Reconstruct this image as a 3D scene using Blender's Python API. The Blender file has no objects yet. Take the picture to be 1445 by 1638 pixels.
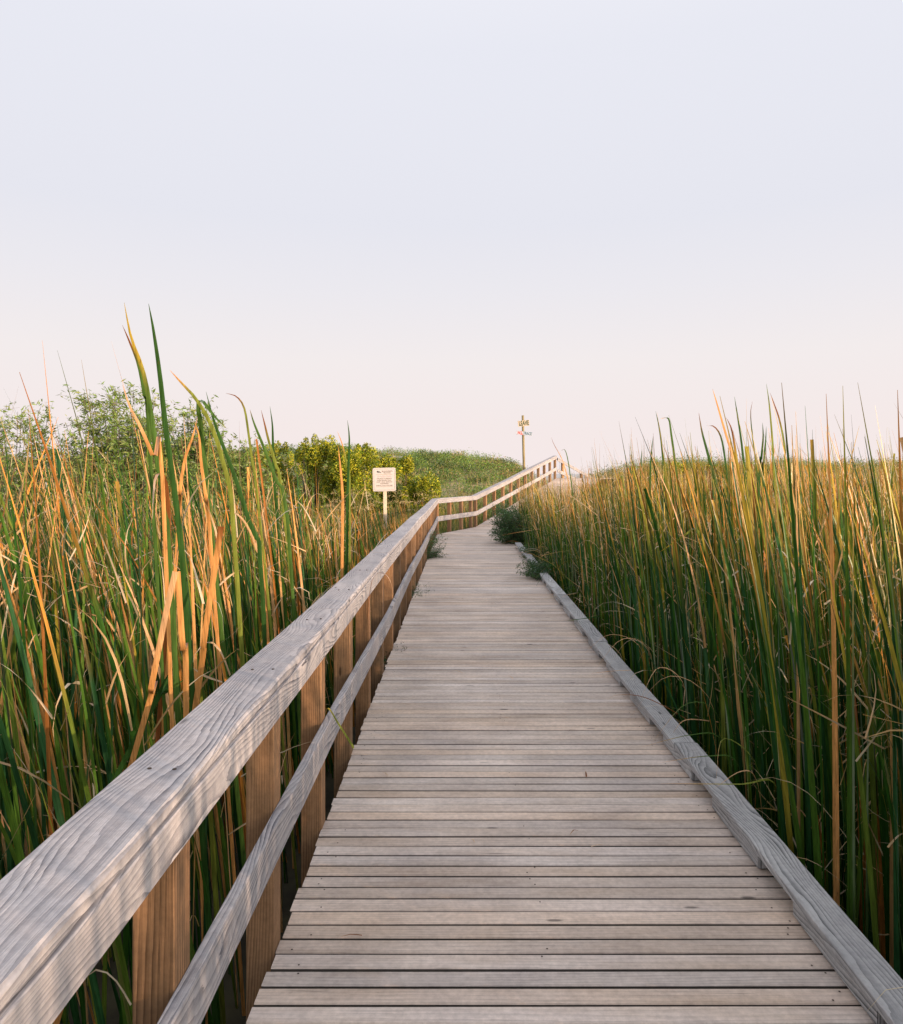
import bpy, math, random
import numpy as np
from mathutils import Vector, Matrix
random.seed(7); rng = np.random.default_rng(11)
sc = bpy.context.scene

# ---------------------------------------------------------------- camera
F, PX, PY, EYE = 1170.0, 737.0, 757.0, 1.8      # focal length and vanishing point measured on the photograph
cam = bpy.data.cameras.new('camera'); camo = bpy.data.objects.new('camera', cam)
sc.collection.objects.link(camo); sc.camera = camo
camo.location = (0, 0, EYE); camo.rotation_euler = (math.radians(90), 0, 0)
cam.sensor_fit = 'VERTICAL'; cam.sensor_height = 24; cam.lens = 24 * F / 1638
cam.shift_x = -(PX - 722.5) / 1638; cam.shift_y = -(819 - PY) / 1638
cam.clip_start = 0.05; cam.clip_end = 6000
cam.dof.use_dof = False

# ---------------------------------------------------------------- sky, sun, exposure
SUN_EL, SUN_H = math.radians(12.5), (0.80, -0.60)
SD = Vector((SUN_H[0] * math.cos(SUN_EL), SUN_H[1] * math.cos(SUN_EL), math.sin(SUN_EL)))
w = bpy.data.worlds.new('World'); sc.world = w; w.use_nodes = True
nt = w.node_tree; nt.nodes.clear()
def N(nt, t, **k):
    n = nt.nodes.new(t)
    for a, b in k.items(): setattr(n, a, b)
    return n
tc = N(nt, 'ShaderNodeTexCoord'); sp = N(nt, 'ShaderNodeSeparateXYZ'); nt.links.new(tc.outputs['Generated'], sp.inputs[0])
rp = N(nt, 'ShaderNodeValToRGB'); nt.links.new(sp.outputs['Z'], rp.inputs[0])
cr = rp.color_ramp; cr.elements[0].position = 0.0; cr.elements[0].color = (.82, .725, .715, 1)
cr.elements[1].position = 1.0; cr.elements[1].color = (.95, .93, .96, 1)
for p, c in ((.06, (.815, .73, .72)), (.15, (.80, .75, .75)), (.24, (.745, .73, .77)), (.32, (.705, .71, .775)), (.5, (.72, .73, .80))):
    e = cr.elements.new(p); e.color = (*c, 1)
sky = N(nt, 'ShaderNodeTexSky', sky_type='NISHITA', sun_disc=False, sun_elevation=SUN_EL, sun_rotation=math.atan2(SD.x, SD.y), air_density=1.0, dust_density=3.0)
dot = N(nt, 'ShaderNodeVectorMath', operation='DOT_PRODUCT'); nt.links.new(tc.outputs['Generated'], dot.inputs[0]); dot.inputs[1].default_value = SD
mx = N(nt, 'ShaderNodeMath', operation='MAXIMUM'); nt.links.new(dot.outputs['Value'], mx.inputs[0]); mx.inputs[1].default_value = 0
pw = N(nt, 'ShaderNodeMath', operation='POWER'); nt.links.new(mx.outputs[0], pw.inputs[0]); pw.inputs[1].default_value = 2.0
b1 = N(nt, 'ShaderNodeBackground'); nt.links.new(rp.outputs[0], b1.inputs[0]); b1.inputs[1].default_value = 0.975
b2 = N(nt, 'ShaderNodeBackground'); nt.links.new(sky.outputs[0], b2.inputs[0])
m2 = N(nt, 'ShaderNodeMath', operation='MULTIPLY'); nt.links.new(pw.outputs[0], m2.inputs[0]); m2.inputs[1].default_value = 0.15
nt.links.new(m2.outputs[0], b2.inputs[1])
ad = N(nt, 'ShaderNodeAddShader'); nt.links.new(b1.outputs[0], ad.inputs[0]); nt.links.new(b2.outputs[0], ad.inputs[1])
wo = N(nt, 'ShaderNodeOutputWorld'); nt.links.new(ad.outputs[0], wo.inputs[0])
sl = bpy.data.lights.new('sun', 'SUN'); sl.energy = 5.0; sl.angle = math.radians(.6); sl.color = (1, .68, .45)
so = bpy.data.objects.new('sun', sl); sc.collection.objects.link(so); so.rotation_euler = SD.to_track_quat('Z', 'Y').to_euler()
sc.view_settings.view_transform = 'Standard'; sc.view_settings.look = 'None'
sc.view_settings.exposure = 0.2; sc.view_settings.gamma = 1.0; sc.view_settings.use_curve_mapping = False
sc.cycles.max_bounces = 8; sc.cycles.transmission_bounces = 6; sc.cycles.diffuse_bounces = 4

# ---------------------------------------------------------------- helpers
def pix(x, y, Z): return np.array([(x - PX) * Z / F, Z, EYE - (y - PY) * Z / F])   # point seen at photo pixel x,y at depth Z
def tag(o, label=None, cat=None, group=None, kind=None):
    if label: o['label'] = label
    if cat: o['category'] = cat
    if group: o['group'] = group
    if kind: o['kind'] = kind
    return o
def empty(name, loc=(0, 0, 0)):
    o = bpy.data.objects.new(name, None); sc.collection.objects.link(o); o.location = loc; o.empty_display_size = .2
    return o
def link(name, me, parent=None, mats=()):
    o = bpy.data.objects.new(name, me); sc.collection.objects.link(o)
    for m in mats: me.materials.append(m)
    if parent is not None:
        o.parent = parent; o.location = [-c for c in parent.location] if me.get('world') and parent.parent is None else (0, 0, 0)
    return o
def np_mesh(name, V, Q, col=None, uv=None, smooth=True):
    """V (n,3), Q (m,4) quads; col per vertex; uv per vertex"""
    me = bpy.data.meshes.new(name); V = np.asarray(V, np.float32); Q = np.asarray(Q, np.int32)
    me.vertices.add(len(V)); me.vertices.foreach_set('co', V.ravel())
    me.loops.add(Q.size); me.loops.foreach_set('vertex_index', Q.ravel())
    me.polygons.add(len(Q)); me.polygons.foreach_set('loop_start', np.arange(0, Q.size, Q.shape[1], dtype=np.int32))
    me.polygons.foreach_set('loop_total', np.full(len(Q), Q.shape[1], np.int32))
    me.polygons.foreach_set('use_smooth', np.full(len(Q), smooth, bool))
    if col is not None:
        a = me.color_attributes.new('Col', 'FLOAT_COLOR', 'POINT')
        c = np.ones((len(V), 4), np.float32); c[:, :3] = col; a.data.foreach_set('color', c.ravel())
    if uv is not None:
        u = me.uv_layers.new(name='UVMap'); u.data.foreach_set('uv', np.asarray(uv, np.float32)[Q.ravel()].ravel())
    me.update(); me.validate(); me['world'] = 1
    return me

class MB:
    """collects boards (boxes with chamfered long edges) with uv: u = metres along the board, v = metres round it"""
    def __init__(s): s.V = []; s.F = []; s.UV = []; s.M = []; s.T = []
    def board(s, a, b, wdt, thk, up=(0, 0, 1), ch=.006, mat=0, tint=None, sub=1, warp=0.0, cut0=None, cut1=None, edge=None):
        a = Vector(a); b = Vector(b); d = (b - a); L = d.length; d.normalize(); up = Vector(up)
        side = d.cross(up).normalized(); up = side.cross(d).normalized()
        hw, ht = wdt / 2, thk / 2; ch = min(ch, hw * .45, ht * .45)
        prof = [(-hw + ch, -ht), (hw - ch, -ht), (hw, -ht + ch), (hw, ht - ch), (hw - ch, ht), (-hw + ch, ht), (-hw, ht - ch), (-hw, -ht + ch)]
        per = [0]
        for i in range(8):
            p, q = prof[i], prof[(i + 1) % 8]; per.append(per[-1] + math.hypot(q[0] - p[0], q[1] - p[1]))
        u0, v0 = random.uniform(0, 50), random.uniform(0, 50)
        t = random.random() if tint is None else tint
        base = len(s.V)
        for k in range(sub + 1):
            f = k / sub
            wz = warp * math.sin(f * 3.0 + u0) ; ws = warp * math.sin(f * 2.3 + v0)
            for (x, z) in prof:
                off = 0
                if k == 0 and cut0: off = cut0 * x
                if k == sub and cut1: off = cut1 * x
                s.V.append(a + d * (L * f + off) + side * (x + ws) + up * (z + wz))
        for k in range(sub):
            for i in range(8):
                j = (i + 1) % 8; r = base + k * 8
                s.F.append((r + i, r + j, r + 8 + j, r + 8 + i))
                u1, u2 = u0 + L * k / sub, u0 + L * (k + 1) / sub
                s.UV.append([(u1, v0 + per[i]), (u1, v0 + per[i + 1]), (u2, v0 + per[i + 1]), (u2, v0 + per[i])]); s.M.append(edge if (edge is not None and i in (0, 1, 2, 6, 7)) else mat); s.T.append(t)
        for r, rev in ((base, True), (base + sub * 8, False)):
            f = list(range(r, r + 8)); pv = [(v0 + 9 + p[0], u0 + p[1]) for p in prof]
            if rev: f = f[::-1]; pv = pv[::-1]
            s.F.append(tuple(f)); s.UV.append([(p[1] * .3, p[0]) for p in pv]); s.M.append(mat); s.T.append(t)
    def cyl(s, a, b, r0, r1, n=10, mat=0, tint=.5, bend=None):
        a = Vector(a); b = Vector(b); d = (b - a); L = d.length; d.normalize()
        x = d.orthogonal().normalized(); y = d.cross(x); base = len(s.V); S = 6
        for k in range(S + 1):
            f = k / S; c = a.lerp(b, f) + (Vector(bend) * math.sin(math.pi * f) if bend else Vector())
            for i in range(n):
                t = 2 * math.pi * i / n; s.V.append(c + (x * math.cos(t) + y * math.sin(t)) * (r0 + (r1 - r0) * f))
        for k in range(S):
            for i in range(n):
                r = base + k * n; j = (i + 1) % n; s.F.append((r + i, r + j, r + n + j, r + n + i))
                s.UV.append([(L * k / S, i * .03), (L * k / S, i * .03 + .03), (L * (k + 1) / S, i * .03 + .03), (L * (k + 1) / S, i * .03)]); s.M.append(mat); s.T.append(tint)
        for r, rev in ((base, 1), (base + S * n, 0)):
            f = list(range(r, r + n)); f = f[::-1] if rev else f
            s.F.append(tuple(f)); s.UV.append([(0, 0)] * n); s.M.append(mat); s.T.append(tint)
    def build(s, name, mats, parent=None, smooth=False):
        me = bpy.data.meshes.new(name); me.from_pydata([tuple(v) for v in s.V], [], s.F)
        uv = me.uv_layers.new(name='UVMap'); uv.data.foreach_set('uv', [c for f in s.UV for p in f for c in p])
        me.polygons.foreach_set('material_index', s.M)
        if smooth: me.polygons.foreach_set('use_smooth', [True] * len(s.F))
        at = me.attributes.new('tint', 'FLOAT', 'FACE'); at.data.foreach_set('value', s.T)
        me.update(); me['world'] = 1
        return link(name, me, parent, mats if isinstance(mats, (list, tuple)) else [mats])

# ---------------------------------------------------------------- materials
def mat(name):
    m = bpy.data.materials.new(name); m.use_nodes = True; t = m.node_tree; t.nodes.clear()
    return m, t, N(t, 'ShaderNodeOutputMaterial')
def ramp(t, src, stops, interp='LINEAR'):
    r = N(t, 'ShaderNodeValToRGB'); t.links.new(src, r.inputs[0]); e = r.color_ramp.elements; r.color_ramp.interpolation = interp
    e[0].position, e[0].color = stops[0][0], (*stops[0][1], 1); e[1].position, e[1].color = stops[-1][0], (*stops[-1][1], 1)
    for p, c in stops[1:-1]: k = e.new(p); k.color = (*c, 1)
    return r.outputs[0]
def mixc(t, fac, a, b, mode='MIX'):
    n = N(t, 'ShaderNodeMix', data_type='RGBA', blend_type=mode)
    for k, v in ((0, fac), (6, a), (7, b)):
        if hasattr(v, 'is_linked') or hasattr(v, 'links'): t.links.new(v, n.inputs[k])
        else: n.inputs[k].default_value = v if k == 0 else (*v, 1)
    return n.outputs[2]
def math_(t, op, a, b=None, c=None):
    n = N(t, 'ShaderNodeMath', operation=op)
    for k, v in enumerate((a, b, c)):
        if v is None: continue
        if hasattr(v, 'links'): t.links.new(v, n.inputs[k])
        else: n.inputs[k].default_value = v
    return n.outputs[0]
def noise(t, vec, scale, detail=3, rough=.5):
    n = N(t, 'ShaderNodeTexNoise'); n.inputs['Scale'].default_value = scale; n.inputs['Detail'].default_value = detail; n.inputs['Roughness'].default_value = rough
    if vec is not None: t.links.new(vec, n.inputs['Vector'])
    return n.outputs['Fac']
def wood(name, light, dark, stain, rings=16, strength=.5, tintlo=.8, tinthi=1.12, crack=.6, rough=.85, cath=(0.9, 5.5), fine=.35, warm=None, vlin=60):
    m, t, out = mat(name)
    uv = N(t, 'ShaderNodeUVMap'); mp = N(t, 'ShaderNodeMapping'); t.links.new(uv.outputs[0], mp.inputs[0])
    mp.inputs['Scale'].default_value = (cath[0], cath[1], 1)
    n1 = noise(t, mp.outputs[0], 1.0, 1.5, .4)
    suv = N(t, 'ShaderNodeSeparateXYZ'); t.links.new(uv.outputs[0], suv.inputs[0])
    ph = math_(t, 'ADD', math_(t, 'MULTIPLY', n1, rings), math_(t, 'MULTIPLY', suv.outputs['Y'], vlin))
    mpw = N(t, 'ShaderNodeMapping'); t.links.new(uv.outputs[0], mpw.inputs[0]); mpw.inputs['Scale'].default_value = (9, 60, 1)
    ph = math_(t, 'ADD', ph, math_(t, 'MULTIPLY', noise(t, mpw.outputs[0], 1.0, 2, .5), .55))
    r1 = math_(t, 'FRACT', ph)
    mpv = N(t, 'ShaderNodeMapping'); t.links.new(uv.outputs[0], mpv.inputs[0]); mpv.inputs['Scale'].default_value = (2.2, 14, 1); mpv.inputs['Location'].default_value = (3, 8, 0)
    vary = ramp(t, noise(t, mpv.outputs[0], 1.0, 3, .6), ((.3, (.25,) * 3), (.68, (1, 1, 1))))
    tri = math_(t, 'MULTIPLY', math_(t, 'POWER', r1, 1.8), vary)                                   # sharp late-wood line, soft early wood
    mp2 = N(t, 'ShaderNodeMapping'); t.links.new(uv.outputs[0], mp2.inputs[0]); mp2.inputs['Scale'].default_value = (4, 260, 1)
    n2 = noise(t, mp2.outputs[0], 1.0, 3, .6)
    mp3 = N(t, 'ShaderNodeMapping'); t.links.new(uv.outputs[0], mp3.inputs[0]); mp3.inputs['Scale'].default_value = (1.3, 7, 1)
    n3 = noise(t, mp3.outputs[0], 1.0, 3, .55)
    mp4 = N(t, 'ShaderNodeMapping'); t.links.new(uv.outputs[0], mp4.inputs[0]); mp4.inputs['Scale'].default_value = (1.6, 75, 1)
    n4 = noise(t, mp4.outputs[0], 1.0, 2, .5)
    g = math_(t, 'MULTIPLY', tri, strength)
    g = math_(t, 'ADD', g, math_(t, 'MULTIPLY', n2, fine)); g = math_(t, 'SUBTRACT', g, fine * .5)
    c = mixc(t, g, light, dark); t.nodes[-1].clamp_factor = True
    st = ramp(t, n3, ((.42, (0, 0, 0)), (.72, (1, 1, 1))))
    c = mixc(t, math_(t, 'MULTIPLY', st, .55), c, stain)
    ck = ramp(t, n4, ((.22, (1, 1, 1)), (.29, (0, 0, 0))))
    c = mixc(t, math_(t, 'MULTIPLY', ck, crack), c, (.03, .026, .022))
    tco = N(t, 'ShaderNodeTexCoord')
    c = mixc(t, 1.0, c, ramp(t, noise(t, tco.outputs['Object'], 1.7, 5, .65), ((.3, (.80, .80, .81)), (.7, (1.14, 1.13, 1.10)))), 'MULTIPLY')
    c = mixc(t, 1.0, c, ramp(t, noise(t, tco.outputs['Object'], 38, 3, .7), ((.3, (.86,) * 3), (.7, (1.12,) * 3))), 'MULTIPLY')
    mk = N(t, 'ShaderNodeMapping'); t.links.new(uv.outputs[0], mk.inputs[0]); mk.inputs['Scale'].default_value = (2.1, 8, 1)
    vo = N(t, 'ShaderNodeTexVoronoi'); t.links.new(mk.outputs[0], vo.inputs['Vector']); vo.inputs['Scale'].default_value = 1.0; vo.inputs['Randomness'].default_value = 1.0
    kn = ramp(t, vo.outputs['Distance'], ((.045, (1, 1, 1)), (.085, (0, 0, 0))))
    c = mixc(t, math_(t, 'MULTIPLY', kn, .75), c, tuple(v * .45 for v in dark))          # knots
    at = N(t, 'ShaderNodeAttribute', attribute_name='tint')
    br = ramp(t, at.outputs['Fac'], ((0, (tintlo,) * 3), (1, (tinthi,) * 3)))
    c = mixc(t, 1.0, c, br, 'MULTIPLY')
    if warm:
        hw = math_(t, 'FRACT', math_(t, 'MULTIPLY', at.outputs['Fac'], 7.31))
        c = mixc(t, math_(t, 'MULTIPLY', hw, .75), c, mixc(t, 1.0, c, warm, 'MULTIPLY'))
    p = N(t, 'ShaderNodeBsdfPrincipled'); t.links.new(c, p.inputs['Base Color']); p.inputs['Roughness'].default_value = rough
    p.inputs['Specular IOR Level'].default_value = .3
    bp = N(t, 'ShaderNodeBump'); bp.inputs['Strength'].default_value = .55; bp.inputs['Distance'].default_value = .007
    h = math_(t, 'SUBTRACT', math_(t, 'ADD', math_(t, 'MULTIPLY', n2, .5), math_(t, 'MULTIPLY', tri, .4)), math_(t, 'MULTIPLY', ck, 1.0))
    t.links.new(h, bp.inputs['Height']); t.links.new(bp.outputs[0], p.inputs['Normal'])
    t.links.new(p.outputs[0], out.inputs[0])
    return m
M_DECK = wood('deck_wood', (.64, .575, .545), (.20, .185, .18), (.41, .325, .255), rings=5, strength=.5, tintlo=.84, tinthi=1.12, cath=(.5, 9), crack=.9, fine=.75, warm=(1.05, .93, .80))
M_RAIL = wood('rail_wood', (.45, .44, .465), (.09, .095, .12), (.34, .335, .36), rings=17, strength=1.15, tintlo=.93, tinthi=1.06, cath=(1.1, 5.0), crack=.6, fine=.42, vlin=55)
M_KERB = wood('kerb_wood', (.54, .55, .57), (.10, .11, .12), (.34, .34, .36), rings=14, strength=1.2, cath=(1.2, 5), crack=.7, fine=.45, vlin=50)
M_POST = wood('post_wood', (.42, .24, .125), (.08, .04, .02), (.22, .115, .055), rings=9, strength=1.0, tintlo=.68, tinthi=1.2, cath=(.5, 5), crack=.85, fine=.8, vlin=70, warm=(.62, .78, .95))
M_POLE = wood('pole_wood', (.27, .23, .13), (.22, .17, .07), (.36, .29, .14), rings=6, strength=.4, cath=(.5, 8), crack=.4)
M_BRD = wood('sign_board_wood', (.64, .56, .46), (.5, .4, .28), (.6, .48, .35), rings=6, strength=.3, cath=(1, 8), crack=.2)
def flat(name, col, rough=.6, metal=0, var=.12):
    m, t, out = mat(name); p = N(t, 'ShaderNodeBsdfPrincipled'); tcn = N(t, 'ShaderNodeTexCoord')
    n = noise(t, tcn.outputs['Object'], 14, 4, .6)
    c = ramp(t, n, ((.3, tuple(v * (1 - var) for v in col)), (.7, tuple(min(1, v * (1 + var)) for v in col))))
    t.links.new(c, p.inputs['Base Color']); p.inputs['Roughness'].default_value = rough; p.inputs['Metallic'].default_value = metal
    t.links.new(p.outputs[0], out.inputs[0]); return m
M_SIGN = flat('sign_face', (.50, .485, .50), .45, var=.04)
M_EDGE = flat('sign_border_paint', (.26, .20, .16), .5)
M_INK = flat('faded_ink', (.15, .11, .085), .6)
M_BLACK = flat('black_ink', (.02, .03, .025), .5)
M_PINK = flat('faded_pink', (.50, .385, .40), .6, var=.03)
M_GREEN = flat('green_paint', (.012, .045, .022), .6)
M_RED = flat('red_paint', (.62, .05, .04), .5)
M_BLUE = flat('blue_paint', (.03, .12, .20), .5)
M_WHITE = flat('white_paint', (.33, .38, .47), .6)
M_GRIME_SHADE = wood('plank_edge_grime_shade', (.10, .09, .08), (.03, .027, .025), (.07, .06, .05), rings=5)  # dirty plank edges, with the darkness of the gaps painted into the same colour
M_NAIL = flat('rusty_nail', (.06, .045, .035), .7, .5)
M_BARK = flat('bark', (.12, .085, .06), .9, var=.3)

def leafmat(name, trans=.35, gloss=.08, streak=False, tr_tint=(1.0, .95, .55)):
    m, t, out = mat(name)
    a = N(t, 'ShaderNodeAttribute', attribute_name='Col'); c = a.outputs['Color']
    if streak:
        uv = N(t, 'ShaderNodeUVMap'); mp = N(t, 'ShaderNodeMapping'); t.links.new(uv.outputs[0], mp.inputs[0]); mp.inputs['Scale'].default_value = (9, 2.2, 1)
        n = noise(t, mp.outputs[0], 1.0, 3, .6)
        c = mixc(t, 1.0, c, ramp(t, n, ((.3, (.62, .60, .56)), (.7, (1.25, 1.22, 1.15)))), 'MULTIPLY')
        mpf = N(t, 'ShaderNodeMapping'); t.links.new(uv.outputs[0], mpf.inputs[0]); mpf.inputs['Scale'].default_value = (2.5, 11, 1)
        c = mixc(t, 1.0, c, ramp(t, noise(t, mpf.outputs[0], 1.0, 1, .5), ((.3, (.78,) * 3), (.7, (1.15,) * 3))), 'MULTIPLY')   # fine veins
        mps = N(t, 'ShaderNodeMapping'); t.links.new(uv.outputs[0], mps.inputs[0]); mps.inputs['Scale'].default_value = (22, 4, 1)
        sp_ = ramp(t, noise(t, mps.outputs[0], 1.0, 2, .5), ((.66, (0, 0, 0)), (.72, (1, 1, 1))))
        c = mixc(t, math_(t, 'MULTIPLY', sp_, .6), c, (.10, .05, .02))
    d = N(t, 'ShaderNodeBsdfDiffuse'); tr = N(t, 'ShaderNodeBsdfTranslucent'); g = N(t, 'ShaderNodeBsdfGlossy'); g.inputs['Roughness'].default_value = .42
    t.links.new(c, d.inputs[0]); t.links.new(mixc(t, 1.0, c, tr_tint, 'MULTIPLY'), tr.inputs[0]); g.inputs[0].default_value = (.8, .85, .9, 1)
    m1 = N(t, 'ShaderNodeMixShader'); m1.inputs[0].default_value = trans; t.links.new(d.outputs[0], m1.inputs[1]); t.links.new(tr.outputs[0], m1.inputs[2])
    fr = N(t, 'ShaderNodeFresnel'); fr.inputs[0].default_value = 1.35
    m2 = N(t, 'ShaderNodeMixShader'); t.links.new(math_(t, 'MULTIPLY', fr.outputs[0], gloss * 8), m2.inputs[0]); t.links.new(m1.outputs[0], m2.inputs[1]); t.links.new(g.outputs[0], m2.inputs[2])
    t.links.new(m2.outputs[0], out.inputs[0]); return m
M_REED = leafmat('cattail_leaf', .3, .022, True)
M_LEAF = leafmat('small_leaf', .3, .02)
M_GRASS = leafmat('grass_blade', .3, .03)

# ---------------------------------------------------------------- walkway layout
W = 2.12
A = Vector((-.70, 21.56, 0)); HD = Vector((.382, .924, 0)); B = A + HD * 3.15
RL = 10.35; Cc = B + HD * RL; Cc.z = 1.57
HD2 = Vector((.80, .60, 0)).normalized(); Dd = Cc + HD2 * 6.0; Dd.z = -.2
def perp(h): return Vector((h.y, -h.x, 0))
SEG = [(Vector((-.70, -3.0, 0)), A), (A, B), (B, Cc), (Cc, Dd)]
def walk_lat(x, y):
    """signed distance right of the walkway's left edge (nearest segment), arrays"""
    best = np.full(x.shape, 1e9); lat = np.zeros(x.shape)
    for a, b in SEG:
        dx, dy = b.x - a.x, b.y - a.y; L = math.hypot(dx, dy); dx /= L; dy /= L
        u = (x - a.x) * dx + (y - a.y) * dy; v = (x - a.x) * dy - (y - a.y) * dx
        over = np.maximum(0, np.maximum(-u, u - L)); cl = np.hypot(over, v - np.clip(v, 0, W))
        k = cl < best; best = np.where(k, cl, best); lat = np.where(k, v, lat)
    return best, lat

# ---------------------------------------------------------------- ground, water
def sg(v): return 1 / (1 + np.exp(-np.clip(v, -30, 30)))
def vnoise(x, y, s, seed=0):
    x = x / s + seed * 7.3; y = y / s - seed * 3.1; xi = np.floor(x); yi = np.floor(y); fx = x - xi; fy = y - yi
    fx = fx * fx * (3 - 2 * fx); fy = fy * fy * (3 - 2 * fy)
    h = lambda a, b: (np.sin(a * 127.1 + b * 311.7 + seed) * 43758.5453) % 1.0
    return (h(xi, yi) * (1 - fx) + h(xi + 1, yi) * fx) * (1 - fy) + (h(xi, yi + 1) * (1 - fx) + h(xi + 1, yi + 1) * fx) * fy
def ground(x, y):
    x = np.asarray(x, float); y = np.asarray(y, float)
    bell = np.exp(-((y - 53) / 13.0) ** 2)
    h = bell * ((3.48 - .08 * np.clip(x + 4, 0, 12)) * sg((4.4 - x) / .8) + 2.55 * sg((x - 10.5) / 1.2) + 1.2 * sg((x - 4.2) / .8) * sg((10.5 - x) / 1.2))
    h = h * (1 + .16 * (vnoise(x, y, 9, 1) - .5) + .10 * (vnoise(x, y, 3.5, 2) - .5)) + .12 * (vnoise(x, y, 1.6, 3) - .5)
    h = h + .35 * sg((y - 24) / 2) * sg((60 - y) / 4)
    return -.80 + h - 1.2 * sg((y - 82) / 5)
gx = np.concatenate([-np.geomspace(3000, 62, 14), np.arange(-60, 60.1, .8), np.geomspace(62, 3000, 14)])
gy = np.concatenate([-np.geomspace(3000, 13, 14), np.arange(-12, 100, .8), np.geomspace(101, 3500, 14)])
GX, GY = np.meshgrid(gx, gy); GZ = ground(GX, GY)
nx, ny = len(gx), len(gy); idx = np.arange(nx * ny).reshape(ny, nx)
Q = np.stack([idx[:-1, :-1], idx[:-1, 1:], idx[1:, 1:], idx[1:, :-1]], -1).reshape(-1, 4)
m, t, out = mat('marsh_and_dune_ground'); tcn = N(t, 'ShaderNodeTexCoord'); p = N(t, 'ShaderNodeBsdfPrincipled')
n = noise(t, tcn.outputs['Object'], 2.2, 6, .65); geo = N(t, 'ShaderNodeSeparateXYZ'); t.links.new(tcn.outputs['Object'], geo.inputs[0])
mud = ramp(t, n, ((.35, (.018, .016, .010)), (.65, (.06, .055, .03)))); sand = ramp(t, n, ((.35, (.16, .17, .07)), (.62, (.40, .31, .21))))
f = ramp(t, math_(t, 'MULTIPLY', math_(t, 'ADD', geo.outputs['Y'], -22), .05), ((0, (0, 0, 0)), (.35, (1, 1, 1))))
t.links.new(mixc(t, f, mud, sand), p.inputs['Base Color']); p.inputs['Roughness'].default_value = .95; t.links.new(p.outputs[0], out.inputs[0])
g_o = link('ground', np_mesh('ground', np.stack([GX, GY, GZ], -1).reshape(-1, 3), Q), None, [m]); tag(g_o, kind='structure')
m, t, out = mat('sea_water'); p = N(t, 'ShaderNodeBsdfPrincipled'); p.inputs['Base Color'].default_value = (.25, .27, .29, 1); p.inputs['Roughness'].default_value = .25
tcn = N(t, 'ShaderNodeTexCoord'); bp = N(t, 'ShaderNodeBump'); bp.inputs['Strength'].default_value = .4; t.links.new(noise(t, tcn.outputs['Object'], .8, 4, .6), bp.inputs['Height']); t.links.new(bp.outputs[0], p.inputs['Normal']); t.links.new(p.outputs[0], out.inputs[0])
wx = np.array([-4000, 4000.]); wy = np.array([84, 5000.]); WX, WY = np.meshgrid(wx, wy)
wat = link('sea', np_mesh('sea', np.stack([WX, WY, np.full(WX.shape, -1.45)], -1).reshape(-1, 3), [[0, 1, 3, 2]]), None, [m]); tag(wat, kind='structure')

# ---------------------------------------------------------------- boardwalk
bw = tag(empty('boardwalk', (.36, 0, 0)), 'weathered grey plank boardwalk running between the reeds and up the ramp over the dune', 'boardwalk')
dk = MB(); PT = .038; pitch = .0885
def plank_row(a0, h, L, zs, lift=0):
    n = int(L / pitch); R = perp(h)
    for i in range(n):
        s = (i + .5) * pitch; P = a0 + h * s; P = Vector((P.x, P.y, zs(s) + lift))
        slope = (zs(s + .05) - zs(s - .05)) / .1; up = Vector((-h.x * slope, -h.y * slope, 1)).normalized()
        e0, e1 = random.uniform(-.008, .008), random.uniform(-.012, .012)
        dz = random.gauss(0, .0009)
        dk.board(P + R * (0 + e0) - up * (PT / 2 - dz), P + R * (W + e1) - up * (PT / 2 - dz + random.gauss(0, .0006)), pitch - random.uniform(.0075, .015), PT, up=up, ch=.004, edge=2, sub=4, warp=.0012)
        if P.y < 12 and P.y > 1.5:
            for jx in (.09, 1.02, 2.0):
                for q in (-.022, .022):
                    if random.random() < .6: continue
                    c = P + R * (jx + random.uniform(-.03, .03)) + h * (q + random.uniform(-.004, .004)) + Vector((0, 0, dz + .0004)); b0 = len(dk.V)
                    for k in range(6):
                        an = k * math.pi / 3; dk.V.append(c + Vector((math.cos(an) * .0042, math.sin(an) * .0042, .0006)))
                    dk.F.append(tuple(range(b0, b0 + 6))); dk.UV.append([(0, 0)] * 6); dk.M.append(1); dk.T.append(.5)
plank_row(Vector((-.70, -3, 0)), Vector((0, 1, 0)), A.y + 3, lambda s: 0, -.0065)
slope = 1.57 / RL
plank_row(A, HD, 3.15 + RL, lambda s: 0 if s < 3.15 else (s - 3.15) * slope)
plank_row(Vector((Cc.x, Cc.y, 0)) , HD, 2.3, lambda s: 1.57)
s2 = (Dd.z - Cc.z) / 6.0
plank_row(Vector((Cc.x, Cc.y, 0)) + HD * 0 + HD2 * 2.2, HD2, 3.8, lambda s: 1.57 + s2 * (s), -.02)
dk.build('deck', [M_DECK, M_NAIL, M_GRIME_SHADE], bw)
js = MB()                                                   # joists and piles that carry the deck
for xo in (.06, 1.06, 2.04):
    js.board((-.70 + xo, -3, -.145), (-.70 + xo, 21.4, -.145), .045, .19, mat=0)
    a0 = A + perp(HD) * xo; b0 = B + perp(HD) * xo; c0 = Cc + perp(HD) * xo
    js.board(a0 + Vector((0, 0, -.15)), b0 + Vector((0, 0, -.15)), .045, .18); js.board(b0 + Vector((0, 0, -.15)), c0 + Vector((0, 0, -.15)), .045, .18)
for k in range(9):
    y = -2 + 2.9 * k
    for xo in (.16, 1.9): js.board((-.70 + xo, y, -1.3), (-.70 + xo, y, -.245), .14, .14, up=(0, 1, 0))
for k in range(5):
    for xo in (.16, 1.9):
        q = A + HD * (1.2 + 2.6 * k) + perp(HD) * xo; zt = max(0, (1.2 + 2.6 * k - 3.15) * slope) - .25
        js.board((q.x, q.y, -1.5), (q.x, q.y, zt), .14, .14, up=(0, 1, 0))
js.build('substructure', M_POST, bw)
kb = MB(); ys = [-2.6, -.9, 1.75, 4.55, 7.3, 10.1, 12.9, 15.4, 17.7]
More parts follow.
